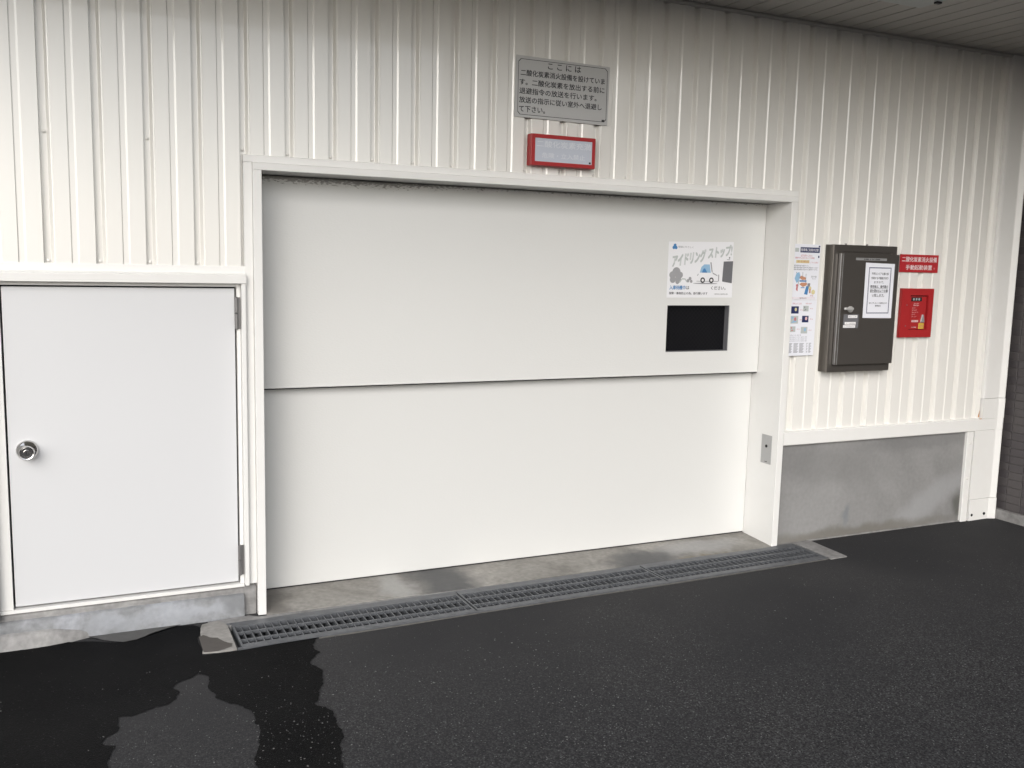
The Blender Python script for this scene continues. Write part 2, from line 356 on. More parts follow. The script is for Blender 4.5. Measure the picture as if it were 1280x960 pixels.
def flat(name, polys, y, m, parent):
    vs = []; fs = []
    for i_, p in enumerate(polys):
        s = len(vs); vs += [(q[0], y - i_ * .00003, q[1]) for q in p]; fs.append(tuple(range(s, s + len(p))))
    me = mesh(name, vs, fs); bm = bmesh.new(); bm.from_mesh(me); bm.normal_update()
    for f in bm.faces:
        if f.normal.y > 0: f.normal_flip()
    bm.to_mesh(me); bm.free()
    return link(name, me, m, parent)
def rect(x0, x1, z0, z1): return [(x0, z0), (x1, z0), (x1, z1), (x0, z1)]
def disc(cx, cz, rx, rz=None, k=20): return [(cx + rx * math.cos(2 * math.pi * i / k), cz + (rz or rx) * math.sin(2 * math.pi * i / k)) for i in range(k)]
def ring(x0, x1, z0, z1, t): return [rect(x0, x1, z0, z0 + t), rect(x0, x1, z1 - t, z1), rect(x0, x0 + t, z0 + t, z1 - t), rect(x1 - t, x1, z0 + t, z1 - t)]

def tube_frame(nm, x0, x1, z0, z1, t, y0, y1, m, parent):
    me = boxmesh(nm, [(x0, x1, y0, y1, z0, z0 + t), (x0, x1, y0, y1, z1 - t, z1), (x0, x0 + t, y0, y1, z0 + t, z1 - t), (x1 - t, x1, y0, y1, z0 + t, z1 - t)])
    return link(nm, me, m, parent)

# ------------------------------------------------------------ ground
def fract(pts, amp, depth=5, seed=1):
    rnd = random.Random(seed); out = []
    for i in range(len(pts) - 1):
        seg = [Vector(pts[i]), Vector(pts[i + 1])]
        a = amp * min(1, (seg[1] - seg[0]).length / .15)
        for _ in range(depth):
            ns = [seg[0]]
            for p, q in zip(seg, seg[1:]):
                dv = q - p; nrm = Vector((-dv.y, dv.x)).normalized() if dv.length > 1e-6 else Vector((0, 0))
                ns += [(p + q) / 2 + nrm * rnd.uniform(-a, a), q]
            seg = ns; a *= .55
        out += seg[:-1]
    return out
def sheet(name, pts, z, m):
    me = bpy.data.meshes.new(name); bm = bmesh.new()
    vs = [bm.verts.new((p[0], p[1], z)) for p in pts]
    bm.faces.new(vs); bmesh.ops.triangulate(bm, faces=bm.faces[:], ngon_method='EAR_CLIP')
    for f in bm.faces:
        f.normal_update()
        if f.normal.z < 0: f.normal_flip()
    bm.to_mesh(me); bm.free()
    return link(name, me, m)
ang = R(1.2)
def rot(x, y, x0=.94, y0=-.357):
    dx, dy = x - x0, y - y0
    return (x0 + dx * math.cos(ang) - dy * math.sin(ang), y0 + dx * math.sin(ang) + dy * math.cos(ang))
# the drain trench is cut out of the ground
hole = [rot(.928, -.3665), rot(3.986, -.3665), rot(3.986, -.086), rot(.928, -.086)]
vs = [(-300, -400, 0), (300, -400, 0), (300, 200, 0), (-300, 200, 0)] + [(p[0], p[1], 0) for p in hole]
fs = [(i, (i + 1) % 4, 4 + (i + 1) % 4, 4 + i) for i in range(4)]
struct(link('ground', mesh('ground', vs, fs), M['asphalt']))
TR = (.930, 4.0); T0, T1 = -.365, -.01
struct(box('trench', (TR[0] - .05, TR[1] + .05, T0 - .05, T1 + .05, -.19, -.14), M['pitch']))
k4 = [(.918, .928, -.377, -.076), (3.986, 3.996, -.377, -.076), (.928, 3.986, -.3765, -.3665), (.928, 3.986, -.086, -.076)]
tp = boxmesh('trench_wall', [(a, b_, c, d_, -.14, -.003) for a, b_, c, d_ in k4])
tp.transform(Matrix.Translation((.94, -.357, 0)) @ Matrix.Rotation(ang, 4, 'Z') @ Matrix.Translation((-.94, .357, 0)))
struct(link('trench_wall', tp, M['pitch']))

wetpts = fract([(1.30, -.335), (1.235, -.37), (1.21, -.42), (1.225, -.50), (1.165, -.60), (1.185, -.70), (1.155, -.80), (1.105, -.92), (1.15, -1.0),
                (1.14, -1.09), (1.115, -1.24), (1.08, -1.40), (1.12, -1.7), (1.02, -2.0), (.75, -2.1), (.70, -1.75), (.84, -1.5), (.855, -1.25), (.90, -1.05), (.90, -.905),
                (.865, -.83), (.80, -.755), (.785, -.66), (.80, -.57), (.765, -.53), (.70, -.575), (.67, -.615), (.69, -.66), (.65, -.735), (.57, -.765), (.485, -.775),
                (.49, -.85), (.435, -.935), (.475, -.97), (.45, -1.09), (.38, -1.35), (.30, -1.8), (-.2, -2.4), (-.9, -2.5), (-1.6, -1.9), (-2.2, -.9)], .018, 5, 5)
wetpts += [(-2.2, -.9)]
wetpts += fract([(-2.2, -.03), (-1.0, -.03), (0, -.03), (.30, -.035), (.42, -.075), (.50, -.12), (.555, -.115), (.63, -.06), (.72, -.03), (.80, -.045), (.835, -.09), (.80, -.20), (.80, -.37)], .005, 4, 9)
wetpts += [(.80, -.37), (.945, -.375), (1.1, -.362), (1.2, -.352)]
struct(sheet('wet_patch', wetpts, .003, M['wet']))
# loose stones on the asphalt; the last cluster paints glints on the wet patch
bm = bmesh.new(); rnd = random.Random(3)
for i in range(960):
    if i < 350: x = rnd.uniform(-.3, 4.8); y = -.45 - abs(rnd.gauss(0, 1)) * 1.1
    elif i < 850: x = rnd.gauss(1.95, .5); y = rnd.gauss(-1.25, .28)
    else: x = rnd.gauss(1.0, .12); y = rnd.gauss(-1.15, .2)
    if y > -.42: continue
    s = rnd.uniform(.0010, .0028) * (1.35 if rnd.random() < .08 else 1)
    r = bmesh.ops.create_icosphere(bm, subdivisions=1, radius=s)
    bmesh.ops.transform(bm, matrix=Matrix.Translation((x, y, .0035 + s * .3)) @ Matrix.Rotation(rnd.uniform(0, 6), 4, 'Z') @ Matrix.Diagonal((rnd.uniform(.7, 1.8), rnd.uniform(.6, 1.1), .6, 1)), verts=r['verts'])
me = bpy.data.meshes.new('grit'); bm.to_mesh(me); bm.free()
g = link('grit', me, mat('pale_grit_and_glints', (.15, .15, .147), .6, var=.9, vscale=60, vcol=(.05, .05, .05))); g['kind'] = 'stuff'
g['label'] = 'tiny pale stones and painted wet glints scattered on the dark asphalt'; g['category'] = 'grit'

# ------------------------------------------------------------ concrete at the foot of the wall
sill = prism('threshold', [(-.045, -.02), (-.045, .006), (.0, .009), (.26, .022), (.26, -.02)], 'x', 1.102, 3.828, M['sill']); struct(sill)
# mortar band between sill and drain, end strip on the right, pad on the left
def slab(name, pts, z0, z1, m, bev=.002):
    me = mesh(name, [(p[0], p[1], z0) for p in pts] + [(p[0], p[1], z1) for p in pts],
              [tuple(range(len(pts) - 1, -1, -1)), tuple(range(len(pts), 2 * len(pts)))] + [(i, (i + 1) % len(pts), len(pts) + (i + 1) % len(pts), len(pts) + i) for i in range(len(pts))])
    bm = bmesh.new(); bm.from_mesh(me); recalc(bm, me)
    return link(name, me, m)
band = [(.86, -.035), (.90, -.115)] + [rot(.94, -.110)] + [rot(3.99, -.110), (4.02, -.012), (3.868, -.012), (3.866, -.034), (3.828, -.049), (1.066, -.049), (1.03, -.02)]
struct(slab('mortar_band', band, -.02, .004, M['patch']))
struct(slab('drain_end_strip', [rot(3.9862, -.378), rot(4.10, -.378), (4.115, -.012), (3.99, -.012)], -.02, .0055, M['patch']))
ml = fract([rot(1.25, -.3725), rot(1.6, -.376), rot(2.3, -.3705), rot(3.0, -.377), rot(3.98, -.372)], .0028, 5, 21) + [Vector(rot(3.98, -.368)), Vector(rot(1.25, -.368))]
struct(slab('mortar_line', ml, -.01, .0036, mat('grimy_mortar', (.13, .125, .115), .8, var=.6, vscale=30, vcol=(.05, .05, .05))))
pad = fract([(.835, -.06), (.815, -.18), (.803, -.35), (.86, -.362), (.925, -.362)], .006, 4, 4) + [Vector((.93, -.362)), Vector((.93, -.10)), Vector((.90, -.04))]
struct(slab('concrete_pad', pad, -.02, .0062, M['padm']))

struct(sheet('damp_stain', fract([(.807, -.19), (.825, -.175), (.85, -.215), (.875, -.225), (.895, -.275), (.922, -.305), (.915, -.335), (.885, -.35), (.86, -.3585), (.808, -.350)], .006, 4, 31) + [Vector((.807, -.348))], .0068, mat('damp_brown_concrete', (.060, .051, .044), .5, var=.5, vscale=30)))
struct(sheet('mortar_patch', fract([(.40, -.02), (.43, -.045), (.465, -.085), (.53, -.128), (.58, -.120), (.64, -.075), (.70, -.045), (.76, -.022)], .005, 4, 41) + [Vector((.77, -.016)), Vector((.40, -.016))], .0042, mat('grey_mortar_patch', (.085, .084, .082), .8, var=.4, vscale=20, bump=.001)))

# kerb below the small door, with a worn upper ledge
def rough_block(name, b, m, nx=60, amp=.004, seed=1, slope=0.0, taper=0.0):
    x0, x1, y0, y1, z0, z1 = b
    from mathutils import noise
    me = bpy.data.meshes.new(name); bm = bmesh.new()
    prof = [(y0 - slope, z0), (y0 - slope * .4, z0 + (z1 - z0) * .45), (y0, z1 - .012), (y0 + .012, z1), (y1, z1 + .004)]
    rows = []
    for i in range(nx + 1):
        x = x0 + (x1 - x0) * i / nx; row = []; tt = min(1, (x1 - x) / taper) if taper else 1; tt = tt * tt * (3 - 2 * tt)
        for k, (y, z) in enumerate(prof):
            nn = noise.noise(Vector((x * 14, k * 3.1, seed))) + .5 * noise.noise(Vector((x * 45, k * 5.1, seed)))
            row.append(bm.verts.new((x, .012 + (y - .012) * tt + nn * amp * (k < 4) if taper else y + nn * amp * (k < 4), z0 + (z - z0) * (.3 + .7 * tt if taper else 1) + nn * amp * .7 * (0 < k < 4))))
        rows.append(row)
    for a, c in zip(rows, rows[1:]):
        for k in range(len(prof) - 1): bm.faces.new((a[k], c[k], c[k + 1], a[k + 1]))
    for row, rev in ((rows[0], 1), (rows[-1], 0)):
        v = bm.verts.new((row[0].co.x, y1, z0)); f = row + [v]; bm.faces.new(f[::-1] if rev else f)
    recalc(bm, me)
    for p in me.polygons: p.use_smooth = True
    me.set_sharp_from_angle(angle=R(50))
    return link(name, me, m)
struct(rough_block('door_kerb', (-2.5, 1.012, -.018, .2, -.02, .098), M['kerb'], 220, .004, 2, .006))
struct(rough_block('door_ledge', (-2.5, 1.016, .004, .2, .09, .128), M['patch'], 220, .002, 6))
struct(rough_block('ground_apron', (-2.5, .60, -.048, .1, -.02, .056), M['patch'], 200, .007, 8, .03, .38))
struct(rough_block('kerb_end_block', (1.014, 1.064, .002, .2, -.02, .135), M['patch'], 12, .003, 11))

# ------------------------------------------------------------ drain with three lift-out gratings
dr = thing('floor_drain', 'long grey steel frame round the gratings of the floor drain at the lift door', 'drain frame', (.94, -.357, 0))
def rbox(name, b, m, parent, bev=0):
    me = boxmesh(name, [b], bev)
    me.transform(Matrix.Translation((.94, -.357, 0)) @ Matrix.Rotation(ang, 4, 'Z') @ Matrix.Translation((-.94, .357, 0)))
    return link(name, me, m, parent)
GX0, GL, GN = .945, 1.008, 3
Y0, Y1 = -.357, -.100
rbox('front_rail', (GX0 - .012, GX0 + GL * 3 + .012, Y0 - .008, Y0 + .003, -.1, .0075), M['grate'], dr)
rbox('rear_rail', (GX0 - .012, GX0 + GL * 3 + .012, Y1 - .003, Y1 + .012, -.1, .0065), M['grate'], dr)
rbox('end_rail', (GX0 + GL * 3 + .004, GX0 + GL * 3 + .014, Y0, Y1, -.1, .007), M['grate'], dr)
rbox('end_rail', (GX0 - .020, GX0 - .006, Y0, Y1, -.1, .002), M['gap'], dr)
glabel = ['steel bar grating at the left end of the drain, nearest the small white door', 'middle one of the three steel bar gratings in the drain',
          'steel bar grating at the right end of the drain, nearest the concrete wall']
barm = boxmesh('cross_bar', [(-.0021, .0021, -.120, .120, -.030, 0)])
L = GL - .012
longm = boxmesh('long_bar', [(-L / 2, L / 2, -.0038, .0038, -.012, .0012)])
borderm = boxmesh('edge_bar', [(-L / 2, L / 2, -.0135, .0135, -.030, .0008)])
rearm = boxmesh('edge_bar', [(-L / 2, L / 2, -.021, .021, -.030, .0008)])
endm = boxmesh('end_bar', [(-.004, .004, -.1265, .1265, -.036, .0012)])
rz = Matrix.Rotation(ang, 4, 'Z')
for gme in (rearm, barm, longm, borderm, endm): gme.materials.append(M['grate'])
gs = []
for k in range(GN):
    cx = GX0 + GL * (k + .5); cy = (Y0 + Y1) / 2; p = rot(cx, cy)
    g = thing('drain_grating', glabel[k], 'grating', (p[0], p[1], .0075), 'gratings lying in the floor drain'); g.rotation_euler = (0, 0, ang)
    def put(nm, me, x, y, z=0):
        o = bpy.data.objects.new(nm, me); COL.objects.link(o); o.parent = g; o.location = (x, y, z); return o
    put('edge_bar', borderm, 0, -.114); put('edge_bar', rearm, 0, .1065)
    put('end_bar', endm, -L / 2 + .003, 0); put('end_bar', endm, L / 2 - .003, 0)
    for yy in (-.056, .024): put('long_bar', longm, 0, yy, random.uniform(-.0005, .0005))
    for i in range(1, 32): put('cross_bar', barm, -L / 2 + i * L / 32 + random.uniform(-.0006, .0006), 0, -.0012 + random.uniform(-.0006, 0))

# ------------------------------------------------------------ siding wall
G0, PITCH = .3013, .18
PROF = [(0, 0), (.0015, .023), (.0250, .023), (.0262, .0225), (.0365, .0040), (.0405, .0035), (.0425, 0), (.0952, 0), (.0957, .0075), (.0978, .0075), (.0984, .0034), (.1165, .0034), (.1240, 0), (.18, 0)]
def zbot(x):
    if x < .04: return .14
    if x < 1.10: return 1.462
    if x < 3.829: return 1.905
    return .638
wall = thing('siding_wall', 'tall cream ribbed metal siding wall around both white doors', 'wall', (2.5, 0, 0))
TOP = 2.788
for i in range(-14, 29):
    gx = G0 + PITCH * i
    pts = [(gx + u, y) for u, y in PROF]
    if i == 28: pts = [q for q in pts if q[0] < 5.41] + [(5.409, 0)]
    cuts = [c for c in (.04, 1.10, 3.829) if pts[0][0] < c < pts[-1][0]]
    allp = []
    for (xa, ya), (xb, yb) in zip(pts, pts[1:]):
        allp.append((xa, ya))
        for c in cuts:
            if xa < c < xb: allp.append((c - 1e-5, ya + (yb - ya) * (c - xa) / (xb - xa))); allp.append((c + 1e-5, ya + (yb - ya) * (c - xa) / (xb - xa)))
    allp.append(pts[-1])
    vs = []; fs = []
    for (xa, ya), (xb, yb) in zip(allp, allp[1:]):
        zb = zbot((xa + xb) / 2); s = len(vs)
        vs += [(xa, ya, zb), (xb, yb, zb), (xb, yb, TOP), (xa, ya, TOP)]; fs.append((s, s + 1, s + 2, s + 3))
    me = mesh('siding_panel', vs, fs); bm = bmesh.new(); bm.from_mesh(me); bmesh.ops.remove_doubles(bm, verts=bm.verts, dist=1e-6)
    bmesh.ops.recalc_face_normals(bm, faces=bm.faces)
    if sum(f.normal.y * f.calc_area() for f in bm.faces) > 0: bmesh.ops.reverse_faces(bm, faces=bm.faces)
    bm.to_mesh(me); bm.free()
    # sheet tolerance: each rib sits a hair differently
    me.transform(Matrix.Translation((gx + .09, 0, 0)) @ Matrix.Rotation(R(random.uniform(-.25, .25)), 4, 'Z') @ Matrix.Translation((-gx - .09, 0, 0)))
    link('siding_panel', me, M['siding'], wall)
# screws in the grooves
scr = lathe('screw', [(.0075, 0), (.0075, -.002), (.0045, -.003), (.0045, -.0065), (.002, -.0075)], (0, 0, 0), (0, 1, 0), M['siding'], seg=10).data
bpy.data.objects.remove(bpy.data.objects['screw'])
def screw(x, z, y=.0225, parent=wall): link('screw', scr, None, parent, (x, y, z))
for i in range(-1, 4): screw(G0 + PITCH * i + .015, 1.489)
for i in range(4, 20): screw(G0 + PITCH * i + .015, 1.941 + (.006 if i == 4 else 0))
for i in (-2, 0, 2): screw(G0 + PITCH * i + .016, 1.965)
box('backing_sheet', (-2.3, 5.6, .08, .1, 1.95, 2.786), M['gap'], wall)
box('backing_sheet', (3.88, 5.6, .05, .07, .57, 1.95), M['gap'], wall)
box('backing_sheet', (-2.3, 1.03, .055, .075, .13, 1.95), M['gap'], wall)
# trims of the wall
def trim(nm, *a, **k): return prism(nm, *a, parent=wall, **k)
prism('head_trim', [(-.0045, 1.480), (-.0065, 1.452), (-.014, 1.4465), (-.031, 1.444), (-.033, 1.441), (-.0325, 1.411), (-.02, 1.4095), (.06, 1.4095), (.06, 1.480)], 'x', -2.3, 1.0365, M['trim'], wall)
prism('base_trim', [(.03, .641), (-.016, .6375), (-.0215, .634), (-.0215, .566), (-.018, .562), (.03, .562)], 'x', 3.874, 5.53, M['trim'], wall)
prism('corner_trim', [(5.4105, .02), (5.4105, -.010), (5.4135, -.019), (5.428, -.0205), (5.540, -.0175), (5.548, -.019), (5.577, -.036), (5.5835, -.034), (5.5835, .09)], 'z', .762, 2.786, M['trim'], wall)
prism('corner_trim', [(5.4135, .02), (5.4135, -.0225), (5.5405, -.0195), (5.548, -.021), (5.578, -.038), (5.5845, -.036), (5.5845, .09)], 'z', .638, .760, M['trim'], wall)
prism('corner_trim', [(5.359, .02), (5.359, -.0215), (5.5405, -.0175), (5.548, -.019), (5.577, -.036), (5.5835, -.034), (5.5835, .09)], 'z', .134, .5635, M['trim'], wall)
prism('corner_trim', [(5.363, .02), (5.363, -.024), (5.536, -.020), (5.536, -.022), (5.579, -.039), (5.586, -.036), (5.586, .09)], 'z', -.005, .132, M['trim'], wall)
prism('corner_trim', [(5.53, .02), (5.53, -.018), (5.548, -.0195), (5.577, -.0365), (5.584, -.0345), (5.584, .09)], 'z', .5645, .637, M['trim'], wall)
prism('side_trim', [(5.301, .02), (5.301, -.017), (5.304, -.0195), (5.350, -.0195), (5.353, -.017), (5.353, .02)], 'z', -.005, .561, M['trim'], wall)
for x, z in ((5.327, .49), (5.327, .27)): screw(x, z, -.0190)
for x in (5.39, 5.50): lathe('screw_hole', [(.009, 0), (.009, -.004)], (x, -.0205, .035), (0, 1, 0), M['gap'], wall, 12)
link('rust_stain', mesh('rust_stain', [(5.398, -.0009, .645), (5.4095, -.0009, .643), (5.4095, -.0009, .69), (5.404, -.0009, .675), (5.400, -.0009, .66)], [(0, 1, 2, 3, 4)]), M['rust'], wall)
link('rust_stain', mesh('rust_stain', [(5.385, -.0162, .6386), (5.414, -.0162, .6386), (5.41, -.0225, .632), (5.395, -.0225, .634)], [(0, 3, 2, 1)]), M['rust'], wall)
prism('soffit_mould', [(.02, 2.7875), (-.016, 2.7875), (-.018, 2.780), (-.012, 2.772), (.02, 2.770)], 'x', -2.4, 5.5, M['soffit'], wall)

# low concrete wall under the siding on the right
sw = box('stem_wall', (3.868, 5.32, .0, .25, -.02, .561), M['stem']); tag(sw, 'low grey stained concrete wall below the siding right of the lift door', 'wall')
struct(box('mortar_fillet', (4.10, 5.30, -.008, .002, -.01, .0065), M['patch']))

# ------------------------------------------------------------ lift door with its casing
cas = thing('door_casing', 'cream painted steel surround of the large white lift door', 'door frame', (2.46, 0, 0))
prism('head_flange', [(.06, 1.9275), (-.0035, 1.9275), (-.0065, 1.925), (-.0075, 1.8995), (.06, 1.8995)], 'x', 1.034, 3.888, M['trim'], cas)
prism('head_face', [(.30, 1.8990), (-.010, 1.8990), (-.029, 1.8965), (-.0305, 1.8935), (-.0305, 1.8685), (-.029, 1.867), (.30, 1.867)], 'x', 1.0685, 3.868, M['trim'], cas)
box('side_flange', (1.034, 1.0675, -.0072, .05, .139, 1.8985), M['trim'], cas)
prism('jamb', [(1.0685, .24), (1.0685, -.029), (1.070, -.0303), (1.101, -.0303), (1.1025, -.029), (1.1025, .24)], 'z', .002, 1.8665, M['trim'], cas)
box('side_flange', (3.868, 3.888, -.0072, .04, .642, 1.8985), M['trim'], cas)
prism('jamb', [(3.8275, .24), (3.8275, -.029), (3.829, -.0303), (3.8645, -.0303), (3.866, -.029), (3.866, .24)], 'z', -.002, 1.8665, M['trim'], cas)

lift = thing('lift_door', 'large white two-panel car lift door with a small dark window', 'door', (2.46, .2, .02))
# upper panel with a window opening
X0, X1, Z0, Z1 = 1.104, 3.8245, .950, 1.8625
wx0, wx1, wz0, wz1 = 3.212, 3.6135, 1.070, 1.3165
yf, yb = .168, .205
vs = []; fs = []
def ringpts(y): return [(X0, y, Z0), (X1, y, Z0), (X1, y, Z1), (X0, y, Z1), (wx0, y, wz0), (wx1, y, wz0), (wx1, y, wz1), (wx0, y, wz1)]
vs = ringpts(yf) + ringpts(yb)
for o_, rv in ((0, 0), (8, 1)):
    for a, b_ in ((0, 1), (1, 2), (2, 3), (3, 0)):
        f = (o_ + a, o_ + b_, o_ + 4 + b_, o_ + 4 + a); fs.append(f[::-1] if rv else f)
for a, b_ in ((0, 1), (1, 2), (2, 3), (3, 0)): fs.append((a, 8 + a, 8 + b_, b_)); fs.append((4 + b_, 12 + b_, 12 + a, 4 + a))
me = mesh('upper_panel', vs, fs); bm = bmesh.new(); bm.from_mesh(me); recalc(bm, me)
up = link('upper_panel', me, M['doortop'], lift)
prism('bottom_lip', [(.1655, .956), (.1655, .9505), (.168, .9485), (.2045, .9485), (.2045, .9498), (.1679, .9498), (.1679, .956)], 'x', 1.104, 3.8245, M['door'], up)
tube_frame('window_frame', wx0 + .0003, wx1 - .0003, wz0 + .0003, wz1 - .0003, .003, .172, .2052, M['darkgrey'], up)
box('step_shadow', (1.104, 3.8245, .172, .206, .9435, .9483), M['gap'], up)  # black strip painting the shadow line under the upper panel's lip
box('window_pane', (3.19, 3.63, .2055, .2095, 1.05, 1.335), M['wired'], up)
box('lower_panel', (1.104, 3.826, .215, .245, .0265, .99), M['door'], lift, .002)
box('shaft_back', (1.05, 3.95, .32, .33, -.01, 1.95), M['gap'], lift)
box('bottom_seal', (1.104, 3.826, .222, .24, .0195, .0265), M['gap'], lift)

# key switch plate on the right jamb (faces -x)
kp = thing('key_switch', 'small steel key switch plate on the inner side of the right door jamb', 'switch plate', (3.8275, .057, .532))
box('cover_plate', (3.8250, 3.8277, .0165, .0985, .4535, .613), M['plate'], kp, .0007)
lathe('keyhole', [(.0085, 0), (.0085, -.0025)], (3.8252, .057, .551), (1, 0, 0), M['gap'], kp, 16)
for z in (.597, .4695): lathe('screw', [(.0042, 0), (.0042, -.0018), (.002, -.0028)], (3.8252, .057, z), (1, 0, 0), M['steel'], kp, 10)
box('slot', (3.8243, 3.8252, .046, .064, .463, .4665), M['gap'], kp)

# ------------------------------------------------------------ small service door
sd = thing('service_door', 'small plain white flush door with round steel knob at the left', 'door', (.57, 0, .125))
leaf = box('door_leaf', (.1535, .9948, .0115, .048, .1490, 1.3890), M['leaf'], sd, .0012)
def strip(nm, b): box(nm, b, M['trim'], sd, .0008)
strip('frame_post', (1.0018, 1.0165, .004, .054, .141, 1.4092))
strip('frame_post', (.100, .1465, .004, .054, .141, 1.4092))
strip('frame_head', (.1468, 1.0015, .008, .054, 1.3955, 1.4092))
strip('frame_sill', (.100, 1.0165, -.004, .054, .127, .1405))
box('frame_stop', (.11, 1.01, .0485, .054, .141, 1.405), M['gap'], sd)
strip('outer_casing', (1.0175, 1.0335, -.0305, .05, .139, 1.409))
strip('outer_casing', (.040, .0985, -.0305, .05, .110, 1.409))
for z0, z1 in ((1.2225, 1.356), (.178, .311)):
    h = box('hinge', (1.0045, 1.0160, .0008, .0036, z0 + .002, z1 - .002), M['hinge'], sd)
    zm = (z0 + z1) / 2
    for a, b_ in ((z0, zm - .0006), (zm + .0006, z1)):
        lathe('knuckle', [(.004, 0), (.0072, .003), (.0072, b_ - a - .003), (.004, b_ - a)], (.9995, -.003, a), (0, 0, 1), M['hinge'], h, 14)
kn = lathe('knob', [(.0395, 0), (.0400, -.003), (.0385, -.007), (.031, -.014), (.0205, -.022), (.0165, -.030), (.019, -.037), (.0250, -.044), (.0268, -.050), (.0265, -.057), (.0245, -.0605), (.0225, -.0600), (.0205, -.0575), (.0120, -.0570), (.0112, -.0590), (.0, -.0592)],
      (.2175, .0115, .7655), (0, 1, 0), M['chrome'], leaf, 40)
box('keyhole', (.2162, .2188, -.0482, -.0475, .7605, .7705), M['gap'], leaf)

# ------------------------------------------------------------ signs above the lift door
s = thing('warning_sign', 'grey metal sign with black Japanese lettering on the siding above the red framed lamp', 'sign', (2.47, -.008, 2.17))
pv = [(2.2265, 2.1745), (2.7095, 2.1700), (2.7145, 2.4375), (2.2315, 2.4430)]
SX, SZ = 2.2265, 2.1725; SW, SH = .4855, .2685
me = mesh('sign_plate', [(a, -.008, b_) for a, b_ in pv] + [(a, -.0035, b_) for a, b_ in pv], [(0, 1, 2, 3), (7, 6, 5, 4), (0, 4, 5, 1), (1, 5, 6, 2), (2, 6, 7, 3), (3, 7, 4, 0)])
bm = bmesh.new(); bm.from_mesh(me); recalc(bm, me); link('sign_plate', me, M['signface'], s)
def sx(f): return SX + .0025 + f * SW
def szz(f): return SZ + SH * (1 - f)
bi, c = .012, .012; t = .0022
outer = [(sx(0) + bi + c, szz(1) + bi), (sx(1) - bi - c, szz(1) + bi), (sx(1) - bi, szz(1) + bi + c), (sx(1) - bi, szz(0) - bi - c), (sx(1) - bi - c, szz(0) - bi), (sx(0) + bi + c, szz(0) - bi), (sx(0) + bi, szz(0) - bi - c), (sx(0) + bi, szz(1) + bi + c)]
cxm, czm = sx(.5), szz(.5)
inner = [(x + (t if x < cxm else -t), z + (t if z < czm else -t)) for x, z in outer]
flat('border_line', [[outer[i], outer[(i + 1) % 8], inner[(i + 1) % 8], inner[i]] for i in range(8)], -.0084, M['ink'], s)
for body, a, b_, f in (("ここには", .33, .68, .12), ("二酸化炭素消火設備を設けていま", .05, .945, .27), ("す。二酸化炭素を放出する前に", .04, .945, .42), ("退避指令の放送を行います。", .04, .86, .565),
                       ("放送の指示に従い室外へ退避し", .04, .92, .71), ("て下さい。", .04, .31, .86)):
    text(body, sx(a), sx(b_), szz(f), .027, -.0086, M['ink'], s, .035, spacing=1.6 if body == "ここには" else 1)
flat('maker_mark', [rect(sx(.925), sx(.955), szz(.955), szz(.915))], -.0087, M['ink'], s)

s = thing('warning_lamp', 'red framed unlit warning lamp with pale face below the grey sign', 'warning lamp', (2.463, 0, 1.96))
lx0, lx1, lz0, lz1 = 2.2965, 2.629, 1.9605, 2.1015
box('lamp_box', (lx0, lx1, -.044, -.001, lz0, lz1), M['red'], s, .003, 2)
tube_frame('front_frame', lx0 + .002, lx1 - .002, lz0 + .002, lz1 - .002, .0165, -.0495, -.0445, M['red'], s)
f = box('lamp_face', (lx0 + .0185, lx1 - .0185, -.0475, -.0445, lz0 + .0185, lz1 - .0185), M['lampface'], s)
text("二酸化炭素充満", lx0 + .027, lx1 - .024, 2.058, .030, -.0479, M['lampghost'], f, .015)
text("危険・立入禁止", lx0 + .055, lx1 - .055, 2.008, .024, -.0479, M['lampghost'], f, .012)
flat('maker_mark', [rect(2.5955, 2.6055, 1.9815, 1.9905)], -.0480, M['ink'], f)

# ------------------------------------------------------------ idling stop poster on the lift door
s = thing('idling_poster', 'white poster with a small drawn car and grey smoke above the dark door window', 'poster', (3.41, .167, 1.357))
py = .1665
me = mesh('poster_sheet', [(3.2035, py, 1.3560), (3.6230, py, 1.3590), (3.6165, py, 1.6555), (3.2035, py, 1.6460)] + [(3.2035, py + .0008, 1.3560), (3.6230, py + .0008, 1.3590), (3.6165, py + .0008, 1.6555), (3.2035, py + .0008, 1.6460)],
          [(0, 1, 2, 3), (7, 6, 5, 4), (0, 4, 5, 1), (1, 5, 6, 2), (2, 6, 7, 3), (3, 7, 4, 0)])
bm = bmesh.new(); bm.from_mesh(me); recalc(bm, me); link('poster_sheet', me, M['poster'], s)
y = py - .0004
def px(f): return 3.2035 + f * .415
def pz(f): return 1.650 - f * .292
def P(l_): return [(px(a), pz(b_)) for a, b_ in l_]
def D(a, b_, r, k=18, ry=None): return disc(px(a), pz(b_), r * .415, (ry or r) * .415, k)
flat('cream_panel', [P([(.05, .12), (.97, .10), (.80, .66), (.80, .74), (.03, .74)])], y, M['poster'], s)
flat('logo', [D(.092, .075, .021), D(.075, .115, .021), D(.109, .115, .021)], y - .0003, M['blue'], s)
text("地球にやさしく", px(.14), px(.37), pz(.10), .011, y - .0003, M['inkgrey'], s, .01)
text("アイドリング", px(.06), px(.56), pz(.305), .062, y - .0003, M['fadegrey'], s, .085, slope=.17, shear=.15)
text("ストップ!", px(.60), px(.97), pz(.175), .058, y - .0003, M['fadegrey'], s, .085, slope=.13, shear=.15)
flat('smoke_cloud', [D(.13, .55, .062, 24)], y - .0002, M['midgrey'], s)
flat('smoke_cloud', [D(.07, .60, .045), D(.08, .68, .045), D(.16, .67, .045), D(.19, .60, .04), D(.15, .72, .03)], y - .0003, M['midgrey'], s)
flat('smoke_puff', [D(.34, .66, .022), D(.31, .70, .022), D(.36, .71, .02)], y - .0003, M['midgrey'], s)
